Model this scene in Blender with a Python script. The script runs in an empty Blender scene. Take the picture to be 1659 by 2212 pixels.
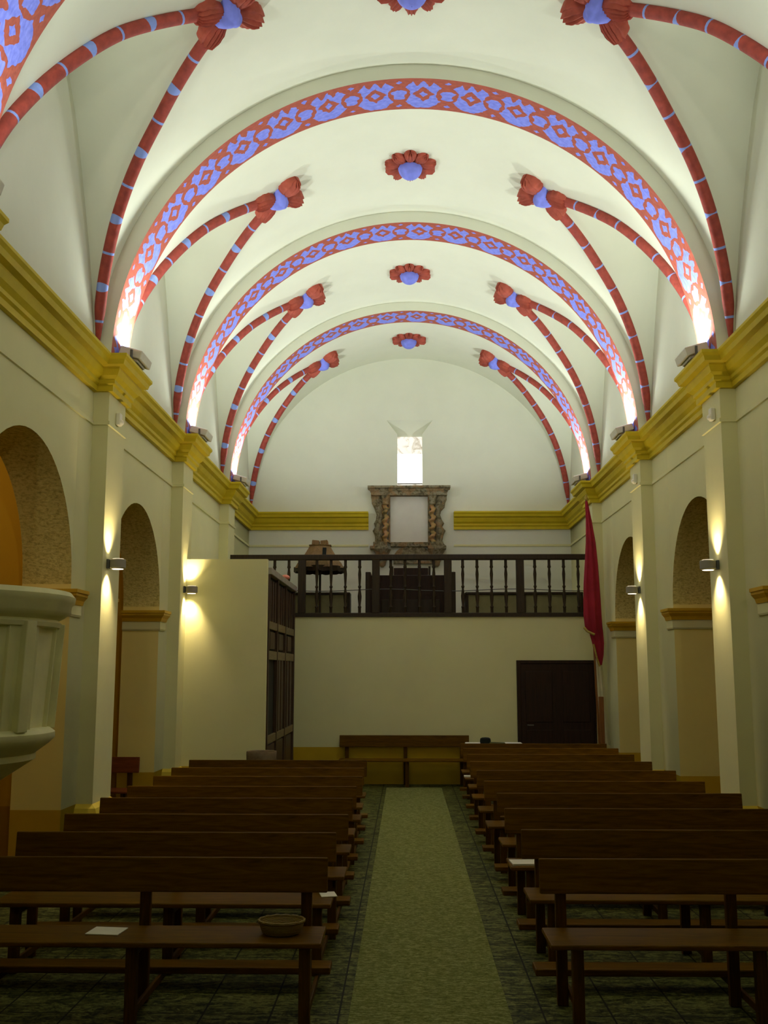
import bpy, bmesh, math, random
from math import sin, cos, pi, radians, sqrt, atan2
from mathutils import Vector, Matrix
random.seed(7)
SC = bpy.context.scene
COL = SC.collection

# ---------------------------------------------------------------- dimensions (metres; camera at the origin, nave along +y)
XC = 0.08                      # nave axis
RA, RV = 3.30, 3.47            # arch soffit / vault radius
ZS = 5.35                      # springing, top of the cornice
WL, WR = XC - RV, XC + RV      # nave wall faces
PL, PR = XC - RA, XC + RA      # pilaster faces
PILL = [(6.40, 7.02), (10.80, 11.45), (14.60, 15.25), (18.45, 19.10)]
ARCH = [(6.65, 7.30), (10.80, 11.45), (14.60, 15.25), (18.45, 19.10)]
YB = 22.0                      # back wall
YF = -3.5                      # wall behind the altar
GY = 18.7                      # gallery front wall
GZ = 2.97                      # gallery floor
DADO = 0.64

# ---------------------------------------------------------------- node helpers
def new_mat(name):
    m = bpy.data.materials.new(name); m.use_nodes = True
    nt = m.node_tree
    return m, nt, nt.nodes['Principled BSDF']

class NT:
    def __init__(s, nt): s.nt = nt
    def n(s, t, **k):
        o = s.nt.nodes.new(t)
        for a, b in k.items(): setattr(o, a, b)
        return o
    def link(s, a, b): s.nt.links.new(a, b)
    def put(s, sock, v):
        if hasattr(v, 'is_output'): s.link(v, sock)
        else: sock.default_value = v
    def m(s, op, a, b=0.0, c=0.0):
        o = s.n('ShaderNodeMath', operation=op)
        s.put(o.inputs[0], a); s.put(o.inputs[1], b); s.put(o.inputs[2], c)
        return o.outputs[0]
    def mix(s, f, a, b):
        o = s.n('ShaderNodeMix', data_type='RGBA')
        s.put(o.inputs[0], f); s.put(o.inputs[6], a); s.put(o.inputs[7], b)
        return o.outputs[2]
    def noise(s, vec, scale, detail=3.0, rough=0.5, dist=0.0):
        o = s.n('ShaderNodeTexNoise')
        if vec is not None: s.link(vec, o.inputs['Vector'])
        o.inputs['Scale'].default_value = scale; o.inputs['Detail'].default_value = detail
        o.inputs['Roughness'].default_value = rough; o.inputs['Distortion'].default_value = dist
        return o.outputs['Fac']
    def ramp(s, f, stops):
        o = s.n('ShaderNodeValToRGB'); e = o.color_ramp.elements
        while len(e) < len(stops): e.new(0.5)
        for i, (p, c) in enumerate(stops):
            e[i].position = p; e[i].color = c if len(c) == 4 else (*c, 1)
        s.link(f, o.inputs['Fac']); return o.outputs['Color']
    def bump(s, h, strength, dist=0.01):
        o = s.n('ShaderNodeBump'); o.inputs['Strength'].default_value = strength; o.inputs['Distance'].default_value = dist
        s.link(h, o.inputs['Height']); return o.outputs['Normal']

def c4(c): return (c[0], c[1], c[2], 1.0)

def simple(name, col, rough=0.7, var=0.12, scale=6.0, bump=0.1, bscale=40.0, spec=0.3, metal=0.0):
    m, nt, b = new_mat(name); t = NT(nt)
    tc = t.n('ShaderNodeTexCoord').outputs['Object']
    f = t.noise(tc, scale, 4.0)
    lo = tuple(x * (1 - var) for x in col); hi = tuple(min(1, x * (1 + var)) for x in col)
    t.link(t.ramp(f, [(0.3, lo), (0.7, hi)]), b.inputs['Base Color'])
    b.inputs['Roughness'].default_value = rough; b.inputs['Metallic'].default_value = metal
    b.inputs['Specular IOR Level'].default_value = spec
    if bump:
        t.link(t.bump(t.noise(tc, bscale, 3.0), bump, 0.01), b.inputs['Normal'])
    return m

def wood(name, dark, light, rough=0.45, spec=0.35, axis='x', rnd=0.0):
    m, nt, b = new_mat(name); t = NT(nt)
    tc = t.n('ShaderNodeTexCoord').outputs['Object']
    mp = t.n('ShaderNodeMapping'); t.link(tc, mp.inputs['Vector'])
    sc = {'x': (1.2, 14, 14), 'y': (14, 1.2, 14), 'z': (14, 14, 1.2)}[axis]
    mp.inputs['Scale'].default_value = sc
    f = t.noise(mp.outputs['Vector'], 2.2, 6.0, 0.6, 1.2)
    col = t.ramp(f, [(0.28, dark), (0.72, light)])
    if rnd:
        oi = t.n('ShaderNodeObjectInfo').outputs['Random']
        k = t.m('MULTIPLY_ADD', oi, rnd, 1 - rnd / 2)
        mul = t.n('ShaderNodeMix', data_type='RGBA', blend_type='MULTIPLY'); mul.inputs[0].default_value = 1
        cc = t.n('ShaderNodeCombineColor')
        for i in range(3): t.link(k, cc.inputs[i])
        t.link(col, mul.inputs[6]); t.link(cc.outputs[0], mul.inputs[7]); col = mul.outputs[2]
    t.link(col, b.inputs['Base Color'])
    b.inputs['Roughness'].default_value = rough; b.inputs['Specular IOR Level'].default_value = spec
    t.link(t.bump(f, 0.12, 0.004), b.inputs['Normal'])
    return m

def plaster(name, col, dado=None, bump=0.08):
    m, nt, b = new_mat(name); t = NT(nt)
    g = t.n('ShaderNodeNewGeometry').outputs['Position']
    f = t.noise(g, 1.3, 5.0, 0.6)
    c = t.ramp(f, [(0.25, tuple(x * 0.95 for x in col)), (0.75, tuple(min(1, x * 1.03) for x in col))])
    if dado:
        z = t.n('ShaderNodeSeparateXYZ'); t.link(g, z.inputs[0])
        k = t.m('LESS_THAN', z.outputs[2], DADO)
        f2 = t.noise(g, 3.0, 4.0)
        d = t.ramp(f2, [(0.25, tuple(x * 0.9 for x in dado)), (0.75, tuple(x * 1.08 for x in dado))])
        c = t.mix(k, c, d)
    t.link(c, b.inputs['Base Color'])
    b.inputs['Roughness'].default_value = 0.85; b.inputs['Specular IOR Level'].default_value = 0.15
    t.link(t.bump(t.noise(g, 9.0, 6.0, 0.6), bump, 0.02), b.inputs['Normal'])
    return m

MAT = {}
MAT['vault'] = plaster('vault_plaster', (0.73, 0.75, 0.625))
MAT['wall'] = plaster('wall_plaster', (0.72, 0.70, 0.38), (0.50, 0.33, 0.018))
MAT['jamb'] = plaster('jamb_plaster', (0.84, 0.71, 0.25), (0.56, 0.34, 0.02))
MAT['chapel'] = plaster('chapel_plaster', (0.60, 0.37, 0.025), (0.40, 0.22, 0.02))
MAT['yellow'] = simple('yellow_paint', (0.60, 0.46, 0.012), 0.6, 0.06)
MAT['ochre'] = simple('ochre_paint', (0.60, 0.36, 0.012), 0.6, 0.06)
MAT['plinth'] = simple('plinth_paint', (0.66, 0.50, 0.05), 0.6, 0.06)
MAT['white'] = simple('white_paint', (0.80, 0.80, 0.66), 0.6, 0.03)

# rough stucco of the arcade soffits
m, nt, b = new_mat('soffit_stucco'); t = NT(nt)
g = t.n('ShaderNodeNewGeometry').outputs['Position']
mp = t.n('ShaderNodeMapping'); mp.inputs['Scale'].default_value = (1, 1, 1.8); t.link(g, mp.inputs['Vector'])
f = t.noise(mp.outputs['Vector'], 26, 5, 0.65); f2 = t.noise(g, 2.2, 3)
c = t.ramp(f, [(0.32, (0.36, 0.29, 0.08)), (0.52, (0.72, 0.62, 0.22)), (0.75, (0.84, 0.75, 0.32))])
c = t.mix(t.m('MULTIPLY', f2, 0.4), c, (0.60, 0.50, 0.16, 1))
t.link(c, b.inputs['Base Color']); b.inputs['Roughness'].default_value = 0.95; b.inputs['Specular IOR Level'].default_value = 0.1
t.link(t.bump(f, 0.6, 0.03), b.inputs['Normal']); MAT['soffit'] = m

RED, BLUE = (0.36, 0.072, 0.045), (0.20, 0.24, 0.82)
MAT['red'] = simple('red_plaster', RED, 0.7, 0.2, 8, 0.35, 30)
MAT['blue'] = simple('blue_plaster', BLUE, 0.7, 0.12, 12, 0.15, 30)

# painted relief band on the transverse arches: UV.x = repeats along the arch, UV.y = -1..1 across
m, nt, b = new_mat('painted_arch_band'); t = NT(nt)
uv = t.n('ShaderNodeUVMap', uv_map='UVMap').outputs['UV']
nz = t.n('ShaderNodeTexNoise'); nz.inputs['Scale'].default_value = 5.0; nz.inputs['Detail'].default_value = 2.0
t.link(uv, nz.inputs['Vector'])
wob = t.n('ShaderNodeVectorMath', operation='MULTIPLY_ADD')
t.link(nz.outputs['Color'], wob.inputs[0]); wob.inputs[1].default_value = (0.10, 0.22, 0); t.link(uv, wob.inputs[2])
sx = t.n('ShaderNodeSeparateXYZ'); t.link(wob.outputs[0], sx.inputs[0])
u, v = t.m('SUBTRACT', sx.outputs[0], 0.05), t.m('SUBTRACT', sx.outputs[1], 0.11)
u0 = t.m('SUBTRACT', t.m('FRACT', t.m('ADD', u, 0.5)), 0.5)          # 0 at the diamond
au, av = t.m('ABSOLUTE', u0), t.m('ABSOLUTE', v)
u1 = t.m('SUBTRACT', 0.5, au)                                           # 0 at the leaf cell
# blue lens round each diamond
env = t.m('MULTIPLY', t.m('POWER', t.m('MAXIMUM', t.m('COSINE', t.m('MULTIPLY', au, pi)), 0.0), 0.72), 0.92)
lens = t.m('LESS_THAN', av, env)
# star points biting into the lens from the upper side
star = t.m('GREATER_THAN', t.m('ADD', t.m('MULTIPLY', t.m('COSINE', t.m('MULTIPLY', u0, 26.0)), -0.17), t.m('MULTIPLY', v, -1.0)), 0.66)
lens = t.m('MULTIPLY', lens, t.m('SUBTRACT', 1.0, star))
dia = t.m('ADD', t.m('DIVIDE', au, 0.235), t.m('DIVIDE', av, 0.46))
dring = t.m('LESS_THAN', dia, 1.0); dcore = t.m('LESS_THAN', dia, 0.42)
ell = t.m('SQRT', t.m('ADD', t.m('POWER', t.m('DIVIDE', u1, 0.235), 2.0), t.m('POWER', t.m('DIVIDE', av, 0.52), 2.0)))
ering = t.m('LESS_THAN', ell, 1.0)
ecore = t.m('LESS_THAN', t.m('ADD', ell, t.m('MULTIPLY', t.m('SINE', t.m('MULTIPLY', v, 16.0)), 0.12)), 0.62)
tear = t.m('LESS_THAN', t.m('ADD', t.m('DIVIDE', u1, 0.07), t.m('DIVIDE', t.m('ABSOLUTE', t.m('SUBTRACT', av, 0.74)), 0.10)), 1.0)
blue = lens
blue = t.m('MULTIPLY', blue, t.m('SUBTRACT', 1.0, dring)); blue = t.m('MAXIMUM', blue, dcore)
blue = t.m('MULTIPLY', blue, t.m('SUBTRACT', 1.0, ering)); blue = t.m('MAXIMUM', blue, ecore)
blue = t.m('MAXIMUM', blue, tear)
inside = t.m('LESS_THAN', av, 0.88); blue = t.m('MULTIPLY', blue, inside)
f = t.noise(uv, 9.0, 3.0)
cr = t.ramp(f, [(0.3, (0.30, 0.065, 0.045)), (0.7, (0.42, 0.095, 0.055))])
cb = t.ramp(f, [(0.3, (0.15, 0.19, 0.74)), (0.7, (0.25, 0.30, 0.90))])
t.link(t.mix(blue, cr, cb), b.inputs['Base Color']); b.inputs['Roughness'].default_value = 0.6
b.inputs['Specular IOR Level'].default_value = 0.35
sm = t.m('ADD', t.m('MULTIPLY', blue, -1.0), t.m('MULTIPLY', f, 0.3))
t.link(t.bump(sm, 0.5, 0.03), b.inputs['Normal']); MAT['band'] = m

# ribs: red rope with blue rings, UV.x metres along, UV.y 0..1 around
m, nt, b = new_mat('painted_rib'); t = NT(nt)
uv = t.n('ShaderNodeUVMap', uv_map='UVMap').outputs['UV']
sx = t.n('ShaderNodeSeparateXYZ'); t.link(uv, sx.inputs[0])
per = 0.74
l1 = t.m('ABSOLUTE', t.m('SUBTRACT', t.m('FRACT', t.m('DIVIDE', sx.outputs[0], per)), 0.5))
l2 = t.m('ABSOLUTE', t.m('SUBTRACT', t.m('FRACT', t.m('ADD', t.m('DIVIDE', sx.outputs[0], per), 0.5)), 0.5))
thin = t.m('LESS_THAN', l1, 0.018)
wide = t.m('LESS_THAN', l2, t.m('MULTIPLY_ADD', t.m('COSINE', t.m('MULTIPLY', sx.outputs[1], 2 * pi)), 0.030, 0.038))
k = t.m('MAXIMUM', thin, wide)
tc = t.n('ShaderNodeTexCoord').outputs['Object']; f = t.noise(tc, 14.0, 4.0)
cr = t.ramp(f, [(0.3, (0.25, 0.035, 0.025)), (0.7, (0.40, 0.06, 0.04))])
t.link(t.mix(k, cr, (0.24, 0.34, 0.80, 1)), b.inputs['Base Color']); b.inputs['Roughness'].default_value = 0.7
t.link(t.bump(f, 0.4, 0.02), b.inputs['Normal']); MAT['rib'] = m

# dark green polished floor and the paler runner
m, nt, b = new_mat('dark_marble_floor'); t = NT(nt)
g = t.n('ShaderNodeNewGeometry').outputs['Position']
mp = t.n('ShaderNodeMapping'); mp.inputs['Scale'].default_value = (0.7, 2.0, 1.0); t.link(g, mp.inputs['Vector'])
f = t.noise(mp.outputs['Vector'], 5.0, 8.0, 0.72, 1.6); f2 = t.noise(g, 22.0, 5.0, 0.7, 0.8)
c = t.ramp(f, [(0.38, (0.008, 0.010, 0.002)), (0.50, (0.035, 0.040, 0.008)), (0.56, (0.30, 0.31, 0.09)), (0.60, (0.02, 0.024, 0.004)), (0.70, (0.20, 0.20, 0.055)), (0.76, (0.03, 0.03, 0.008))])
c2 = t.ramp(f2, [(0.42, (0.010, 0.013, 0.003)), (0.62, (0.20, 0.205, 0.055))])
c = t.mix(0.45, c, c2)
br = t.n('ShaderNodeTexBrick'); t.link(g, br.inputs['Vector']); br.offset = 0.0
br.inputs['Scale'].default_value = 1.0; br.inputs['Brick Width'].default_value = 0.4; br.inputs['Row Height'].default_value = 0.4
br.inputs['Mortar Size'].default_value = 0.006
c = t.mix(br.outputs['Fac'], c, (0.012, 0.012, 0.006, 1))
t.link(c, b.inputs['Base Color']); b.inputs['Roughness'].default_value = 0.55; b.inputs['Specular IOR Level'].default_value = 0.05
MAT['floor'] = m
m, nt, b = new_mat('runner_pile'); t = NT(nt)
g = t.n('ShaderNodeNewGeometry').outputs['Position']
mp = t.n('ShaderNodeMapping'); mp.inputs['Scale'].default_value = (0.7, 1.5, 1.0); t.link(g, mp.inputs['Vector'])
f = t.noise(mp.outputs['Vector'], 36.0, 8.0, 0.85); f2 = t.noise(g, 7.0, 6.0, 0.7)
c = t.ramp(f, [(0.36, (0.035, 0.042, 0.007)), (0.50, (0.21, 0.22, 0.062)), (0.64, (0.56, 0.57, 0.24))])
c = t.mix(t.m('MULTIPLY', f2, 0.55), c, (0.15, 0.17, 0.038, 1))
t.link(c, b.inputs['Base Color']); b.inputs['Roughness'].default_value = 0.95; b.inputs['Specular IOR Level'].default_value = 0.1
t.link(t.bump(f, 0.7, 0.01), b.inputs['Normal']); MAT['runner'] = m

MAT['bench'] = wood('bench_wood', (0.066, 0.030, 0.0010), (0.165, 0.076, 0.0018), 0.45, 0.06, 'x', 0.35)
MAT['bench_v'] = wood('bench_leg_wood', (0.050, 0.022, 0.0015), (0.11, 0.050, 0.003), 0.45, 0.06, 'z')
MAT['redbench'] = wood('red_bench_wood', (0.12, 0.028, 0.006), (0.22, 0.055, 0.012), 0.45, 0.28, 'x')
MAT['dark'] = wood('dark_wood', (0.018, 0.012, 0.004), (0.045, 0.027, 0.009), 0.5, 0.25, 'z')
MAT['door'] = wood('door_wood', (0.016, 0.007, 0.003), (0.034, 0.015, 0.006), 0.5, 0.2, 'z')
MAT['screen'] = wood('screen_wood', (0.030, 0.017, 0.008), (0.085, 0.045, 0.020), 0.5, 0.25, 'z')
MAT['screen_rail'] = wood('screen_rail_wood', (0.13, 0.10, 0.04), (0.24, 0.18, 0.075), 0.55, 0.25, 'y')
MAT['recess'] = simple('dark_recess', (0.015, 0.016, 0.008), 0.8, 0.2)
MAT['chest'] = simple('chest_panel', (0.26, 0.24, 0.11), 0.7, 0.1)
MAT['fascia'] = simple('grey_fascia', (0.34, 0.31, 0.24), 0.7, 0.08)
MAT['canopy'] = wood('canopy_wood', (0.16, 0.10, 0.035), (0.28, 0.18, 0.07), 0.6, 0.2, 'z')
MAT['stone'] = simple('pulpit_stone', (0.72, 0.70, 0.38), 0.75, 0.08, 4, 0.15, 18)
MAT['metal'] = simple('grey_metal', (0.62, 0.60, 0.48), 0.5, 0.05, spec=0.4)
MAT['steel'] = simple('dark_steel', (0.10, 0.10, 0.09), 0.45, 0.05, metal=0.3)
MAT['brushed'] = simple('dull_grey_enamel', (0.30, 0.28, 0.22), 0.6, 0.05)
MAT['paper'] = simple('paper', (0.85, 0.82, 0.70), 0.8, 0.02)
MAT['cloth'] = simple('white_cloth', (0.88, 0.88, 0.80), 0.9, 0.02)
MAT['black'] = simple('black_felt', (0.006, 0.010, 0.008), 0.9, 0.1)
MAT['visor'] = simple('dark_green_visor', (0.06, 0.07, 0.015), 0.6, 0.1)
MAT['flag_red'] = simple('crimson_cloth', (0.32, 0.015, 0.03), 0.85, 0.15, 5, 0.2, 25)
MAT['gold'] = simple('gold_fringe', (0.42, 0.30, 0.06), 0.7, 0.3, 30, 0.6, 60)
MAT['flag_cream'] = simple('cream_cloth', (0.62, 0.58, 0.36), 0.85, 0.1, 5, 0.2, 25)
MAT['flag_dark'] = simple('olive_brocade', (0.14, 0.12, 0.035), 0.85, 0.35, 12, 0.2, 25)
MAT['pole'] = wood('pole_wood', (0.16, 0.06, 0.012), (0.30, 0.12, 0.025), 0.5, 0.3, 'z')
MAT['font'] = simple('font_stone', (0.20, 0.15, 0.085), 0.85, 0.25, 10, 0.4, 30)
MAT['sensor'] = simple('white_plastic', (0.75, 0.73, 0.60), 0.5, 0.02)
MAT['pink'] = simple('pinkish_finish', (0.80, 0.28, 0.20), 0.7, 0.1)
MAT['canvas'] = simple('blank_canvas', (0.72, 0.71, 0.62), 0.8, 0.03)

m, nt, b = new_mat('worn_polychrome'); t = NT(nt)
tc = t.n('ShaderNodeTexCoord').outputs['Object']
f = t.noise(tc, 11.0, 6.0, 0.7, 0.6); f2 = t.noise(tc, 4.0, 3.0)
c = t.ramp(f, [(0.30, (0.035, 0.032, 0.018)), (0.45, (0.16, 0.13, 0.06)), (0.58, (0.32, 0.28, 0.17)), (0.72, (0.10, 0.11, 0.06))])
c = t.mix(t.m('MULTIPLY', t.m('GREATER_THAN', f2, 0.54), 0.5), c, (0.36, 0.20, 0.075, 1))
t.link(c, b.inputs['Base Color']); b.inputs['Roughness'].default_value = 0.8
t.link(t.bump(f, 0.9, 0.04), b.inputs['Normal']); MAT['carved'] = m
m, nt, b = new_mat('spiral_gilt'); t = NT(nt)
tc = t.n('ShaderNodeTexCoord').outputs['Object']; f = t.noise(tc, 8.0, 4.0)
t.link(t.ramp(f, [(0.3, (0.10, 0.09, 0.03)), (0.5, (0.38, 0.24, 0.08)), (0.7, (0.46, 0.22, 0.10))]), b.inputs['Base Color'])
b.inputs['Roughness'].default_value = 0.7; MAT['gilt'] = m

m, nt, b = new_mat('wicker'); t = NT(nt)
tc = t.n('ShaderNodeTexCoord').outputs['Object']
w = t.n('ShaderNodeTexWave', wave_type='BANDS', bands_direction='Z'); t.link(tc, w.inputs['Vector']); w.inputs['Scale'].default_value = 40; w.inputs['Distortion'].default_value = 3
t.link(t.ramp(w.outputs['Fac'], [(0.2, (0.20, 0.13, 0.025)), (0.8, (0.36, 0.25, 0.06))]), b.inputs['Base Color'])
t.link(t.bump(w.outputs['Fac'], 0.6, 0.01), b.inputs['Normal']); MAT['wicker'] = m

def emitter(name, col, strength, tex=False):
    m = bpy.data.materials.new(name); m.use_nodes = True; nt = m.node_tree; t = NT(nt)
    for n in list(nt.nodes): nt.nodes.remove(n)
    out = t.n('ShaderNodeOutputMaterial'); e = t.n('ShaderNodeEmission'); t.link(e.outputs[0], out.inputs[0])
    e.inputs['Color'].default_value = c4(col); e.inputs['Strength'].default_value = strength
    if tex:
        tc = t.n('ShaderNodeTexCoord').outputs['Object']
        f = t.noise(tc, 5.0, 5.0, 0.6, 1.5)
        t.link(t.ramp(f, [(0.30, (0.45, 0.38, 0.25)), (0.52, (1.0, 0.95, 0.80))]), e.inputs['Color'])
    return m
MAT['pane'] = emitter('alabaster_light', (1, 0.94, 0.80), 1.15, True)
MAT['pane_hot'] = emitter('alabaster_bright', (1, 0.97, 0.88), 3.0)
MAT['lens'] = emitter('sconce_glow', (1.0, 0.88, 0.66), 4.0)
MAT['lens_flood'] = emitter('flood_glow', (1.0, 0.97, 0.90), 2.0)

# ---------------------------------------------------------------- mesh helpers
def link(name, bm, mats, parent=None, smooth=None, loc=None):
    me = bpy.data.meshes.new(name); bm.to_mesh(me); bm.free()
    for mm in (mats if isinstance(mats, (list, tuple)) else [mats]): me.materials.append(MAT[mm])
    if smooth is not None:
        me.polygons.foreach_set('use_smooth', [True] * len(me.polygons))
        me.set_sharp_from_angle(angle=radians(smooth))
    o = bpy.data.objects.new(name, me); COL.objects.link(o)
    if parent is not None: o.parent = parent
    if loc is not None: o.location = loc
    return o

def thing(name, label, cat, loc=(0, 0, 0), rz=0.0, group=None):
    o = bpy.data.objects.new(name, None); COL.objects.link(o); o.empty_display_size = 0.1
    o.location = loc; o.rotation_euler = (0, 0, rz)
    o['label'] = label; o['category'] = cat
    if group: o['group'] = group
    return o

def tag(o, label, cat, group=None):
    o['label'] = label; o['category'] = cat
    if group: o['group'] = group
    return o

def struct(name, bm, mats, label, cat, parent=None, smooth=None):
    o = link(name, bm, mats, parent, smooth); o['kind'] = 'structure'
    o['label'] = label; o['category'] = cat
    return o

def box(bm, x0, x1, y0, y1, z0, z1, bev=0.0, mi=0, mtx=None):
    r = bmesh.ops.create_cube(bm, size=1.0)
    vs = r['verts']
    for v in vs:
        v.co = Vector((x0 + (v.co.x + .5) * (x1 - x0), y0 + (v.co.y + .5) * (y1 - y0), z0 + (v.co.z + .5) * (z1 - z0)))
    fs = set(f for v in vs for f in v.link_faces)
    for f in fs: f.material_index = mi
    if bev > 0:
        es = set(e for v in vs for e in v.link_edges)
        rr = bmesh.ops.bevel(bm, geom=list(es), offset=bev, segments=2, affect='EDGES', profile=0.5)
        vs = list(set(v for f in rr['faces'] for v in f.verts))
    if mtx is not None:
        bmesh.ops.transform(bm, matrix=mtx, verts=vs)
    return vs

def bxm(*a, **k):
    bm = bmesh.new(); box(bm, *a, **k); return bm

def quad(bm, pts, mi=0):
    f = bm.faces.new([bm.verts.new(p) for p in pts]); f.material_index = mi; return f

def grid(bm, rows, mi=0, closed_u=False, uvs=None, closed_v=False):
    """rows: list of equally long point lists"""
    V = [[bm.verts.new(p) for p in r] for r in rows]
    n, mcount = len(V), len(V[0])
    lay = (bm.loops.layers.uv.get('UVMap') or bm.loops.layers.uv.new('UVMap')) if uvs else None
    for i in range(n if closed_v else n - 1):
        i2 = (i + 1) % n
        for j in range(mcount if closed_u else mcount - 1):
            j2 = (j + 1) % mcount
            idx = [(i, j), (i, j2), (i2, j2), (i2, j)]
            vs = [V[a][c] for a, c in idx]
            if len(set(vs)) < 4: continue
            f = bm.faces.new(vs); f.material_index = mi
            if uvs:
                jj = [(i, j), (i, j + 1), (i + 1, j + 1), (i + 1, j)]
                for lp, (a, c) in zip(f.loops, jj): lp[lay].uv = uvs(a, c)
    return V

def lathe(bm, prof, cx=0, cy=0, seg=20, mi=0, cap=True, rot=0.0):
    rows = [[(cx + r * cos(2 * pi * k / seg + rot), cy + r * sin(2 * pi * k / seg + rot), z) for k in range(seg)] for r, z in prof]
    V = grid(bm, rows, mi, closed_u=True)
    if cap:
        for row, rev in ((V[0], True), (V[-1], False)):
            f = bm.faces.new(list(reversed(row)) if rev else row); f.material_index = mi
    return V

def tube(bm, pts, rad, seg=10, mi=0, cap=True):
    pts = [Vector(p) for p in pts]; rows = []
    for i, p in enumerate(pts):
        d = (pts[min(i + 1, len(pts) - 1)] - pts[max(i - 1, 0)]).normalized()
        a = d.cross(Vector((0, 0, 1)));
        if a.length < 1e-3: a = d.cross(Vector((0, 1, 0)))
        a.normalize(); b = d.cross(a)
        r = rad[i] if isinstance(rad, (list, tuple)) else rad
        rows.append([p + a * (r * cos(2 * pi * k / seg)) + b * (r * sin(2 * pi * k / seg)) for k in range(seg)])
    V = grid(bm, rows, mi, closed_u=True)
    if cap:
        bm.faces.new(list(reversed(V[0]))).material_index = mi; bm.faces.new(V[-1]).material_index = mi

def sweep(bm, path, prof, side, mi=0, caps=True):
    """profile (offset, z) swept along a plan polyline with mitred corners; side=+1 offsets to the left of travel"""
    P = [Vector((p[0], p[1])) for p in path]; n = len(P); rows = []
    for i in range(n):
        ns = []
        if i > 0: d = (P[i] - P[i - 1]).normalized(); ns.append(Vector((-d.y, d.x)) * side)
        if i < n - 1: d = (P[i + 1] - P[i]).normalized(); ns.append(Vector((-d.y, d.x)) * side)
        if len(ns) == 2:
            mm = (ns[0] + ns[1]).normalized(); k = 1.0 / max(0.3, mm.dot(ns[0])); off = mm * k
        else: off = ns[0]
        rows.append([(P[i].x + off.x * o, P[i].y + off.y * o, z) for o, z in prof])
    V = grid(bm, rows, mi)
    if caps:
        bm.faces.new(V[0]).material_index = mi; bm.faces.new(list(reversed(V[-1]))).material_index = mi

def fix(bm):
    bmesh.ops.recalc_face_normals(bm, faces=bm.faces[:]); return bm

def face_to(bm, fn):
    '''turn every face towards the direction fn(centre) gives (None: leave it)'''
    bm.normal_update()
    for f in bm.faces:
        d = fn(f.calc_center_median(), f)
        if d is not None and f.normal.dot(Vector(d)) < 0: f.normal_flip()
    return bm

# ================================================================ SETTING
# ---- floor
bm = bmesh.new(); box(bm, -7, 7, YF - 0.3, YB + 0.3, -0.2, 0.0)
struct('floor', bm, 'floor', 'dark green mottled stone floor of the church nave', 'floor')

# ---- bay tables: arch openings (centre y, radius) of the arcades
R0 = 1.23
OPEN_L = [(9.03, 1.30), (12.87, R0)]
OPEN_R = [(8.87, R0), (12.52, R0), (16.32, R0)]
ZI = 2.86                                   # arch centre height
TL, TR = 0.50, 0.66                         # pier thickness

def arc_pts(yc, r, n=28):
    return [(yc - r * cos(pi * k / n), ZI + r * sin(pi * k / n)) for k in range(n + 1)]

def nave_wall(name, xf, xb, opens, label):
    bm = bmesh.new()
    ys = YF
    for xx in (xf, xb):
        y0 = YF
        for yc, r in opens:
            quad(bm, [(xx, y0, 0), (xx, yc - r, 0), (xx, yc - r, ZS), (xx, y0, ZS)])
            A = arc_pts(yc, r)
            grid(bm, [[(xx, y, z) for y, z in A], [(xx, y, ZS) for y, z in A]])
            y0 = yc + r
        quad(bm, [(xx, y0, 0), (xx, YB, 0), (xx, YB, ZS), (xx, y0, ZS)])
    for yc, r in opens:
        A = arc_pts(yc, r)
        grid(bm, [[(xf, y, z) for y, z in A], [(xb, y, z) for y, z in A]], mi=2)
        for y in (yc - r, yc + r):
            grid(bm, [[(xf, y, 0), (xf, y, ZI)], [(xb, y, 0), (xb, y, ZI)]], mi=1)
    quad(bm, [(xf, YF, ZS), (xf, YB, ZS), (xb, YB, ZS), (xb, YF, ZS)])
    bmesh.ops.remove_doubles(bm, verts=bm.verts[:], dist=1e-4)
    sgn = 1 if xf < 0 else -1
    def want(c, f):
        if f.material_index == 0: return (0, 0, 1) if abs(f.normal.z) > 0.5 else ((sgn, 0, 0) if abs(c.x - xf) < 1e-3 else (-sgn, 0, 0))
        yc = min(opens, key=lambda q: abs(q[0] - c.y))[0]
        return (0, yc - c.y, min(0.0, ZI - c.z))
    o = struct(name, face_to(bm, want), ['wall', 'jamb', 'soffit'], label, 'wall')
    for p in o.data.polygons: p.use_smooth = p.material_index == 2
    o.data.set_sharp_from_angle(angle=radians(35)); return o

nave_wall('wall_left', WL, WL - TL, OPEN_L, 'cream arcaded nave wall on the pulpit side with stucco arch soffits')
nave_wall('wall_right', WR, WR + TR, OPEN_R, 'cream arcaded nave wall on the red banner side with stucco arch soffits')

# ---- end walls
bm = bmesh.new()
box(bm, WL - 0.6, WR + 0.8, YF - 0.2, YF, 0, 9.2)
struct('wall_front', bm, 'wall', 'plain cream wall behind the altar end', 'wall')

# back wall with the window opening and its sloping head
WX0, WX1, WZ0, WZ1, WZ2 = -0.175, 0.372, 5.60, 7.10, 7.42
SX0, SX1 = -0.41, 0.605
bm = bmesh.new()
def bq(pts): quad(bm, [(x, YB, z) for x, z in pts])
bq([(WL - .5, 0), (WX0, 0), (WX0, WZ1), (WL - .5, WZ1)]); bq([(WX1, 0), (WR + .5, 0), (WR + .5, WZ1), (WX1, WZ1)])
bq([(WX0, 0), (WX1, 0), (WX1, WZ0), (WX0, WZ0)])
bq([(WL - .5, WZ1), (WX0, WZ1), (SX0, WZ2), (WL - .5, WZ2)]); bq([(WX1, WZ1), (WR + .5, WZ1), (WR + .5, WZ2), (SX1, WZ2)])
bq([(WL - .5, WZ2), (WR + .5, WZ2), (WR + .5, 9.2), (WL - .5, 9.2)])
YW = YB + 0.28
quad(bm, [(WX0, YB, WZ0), (WX0, YB, WZ1), (WX0, YW, WZ1), (WX0, YW, WZ0)])
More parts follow.
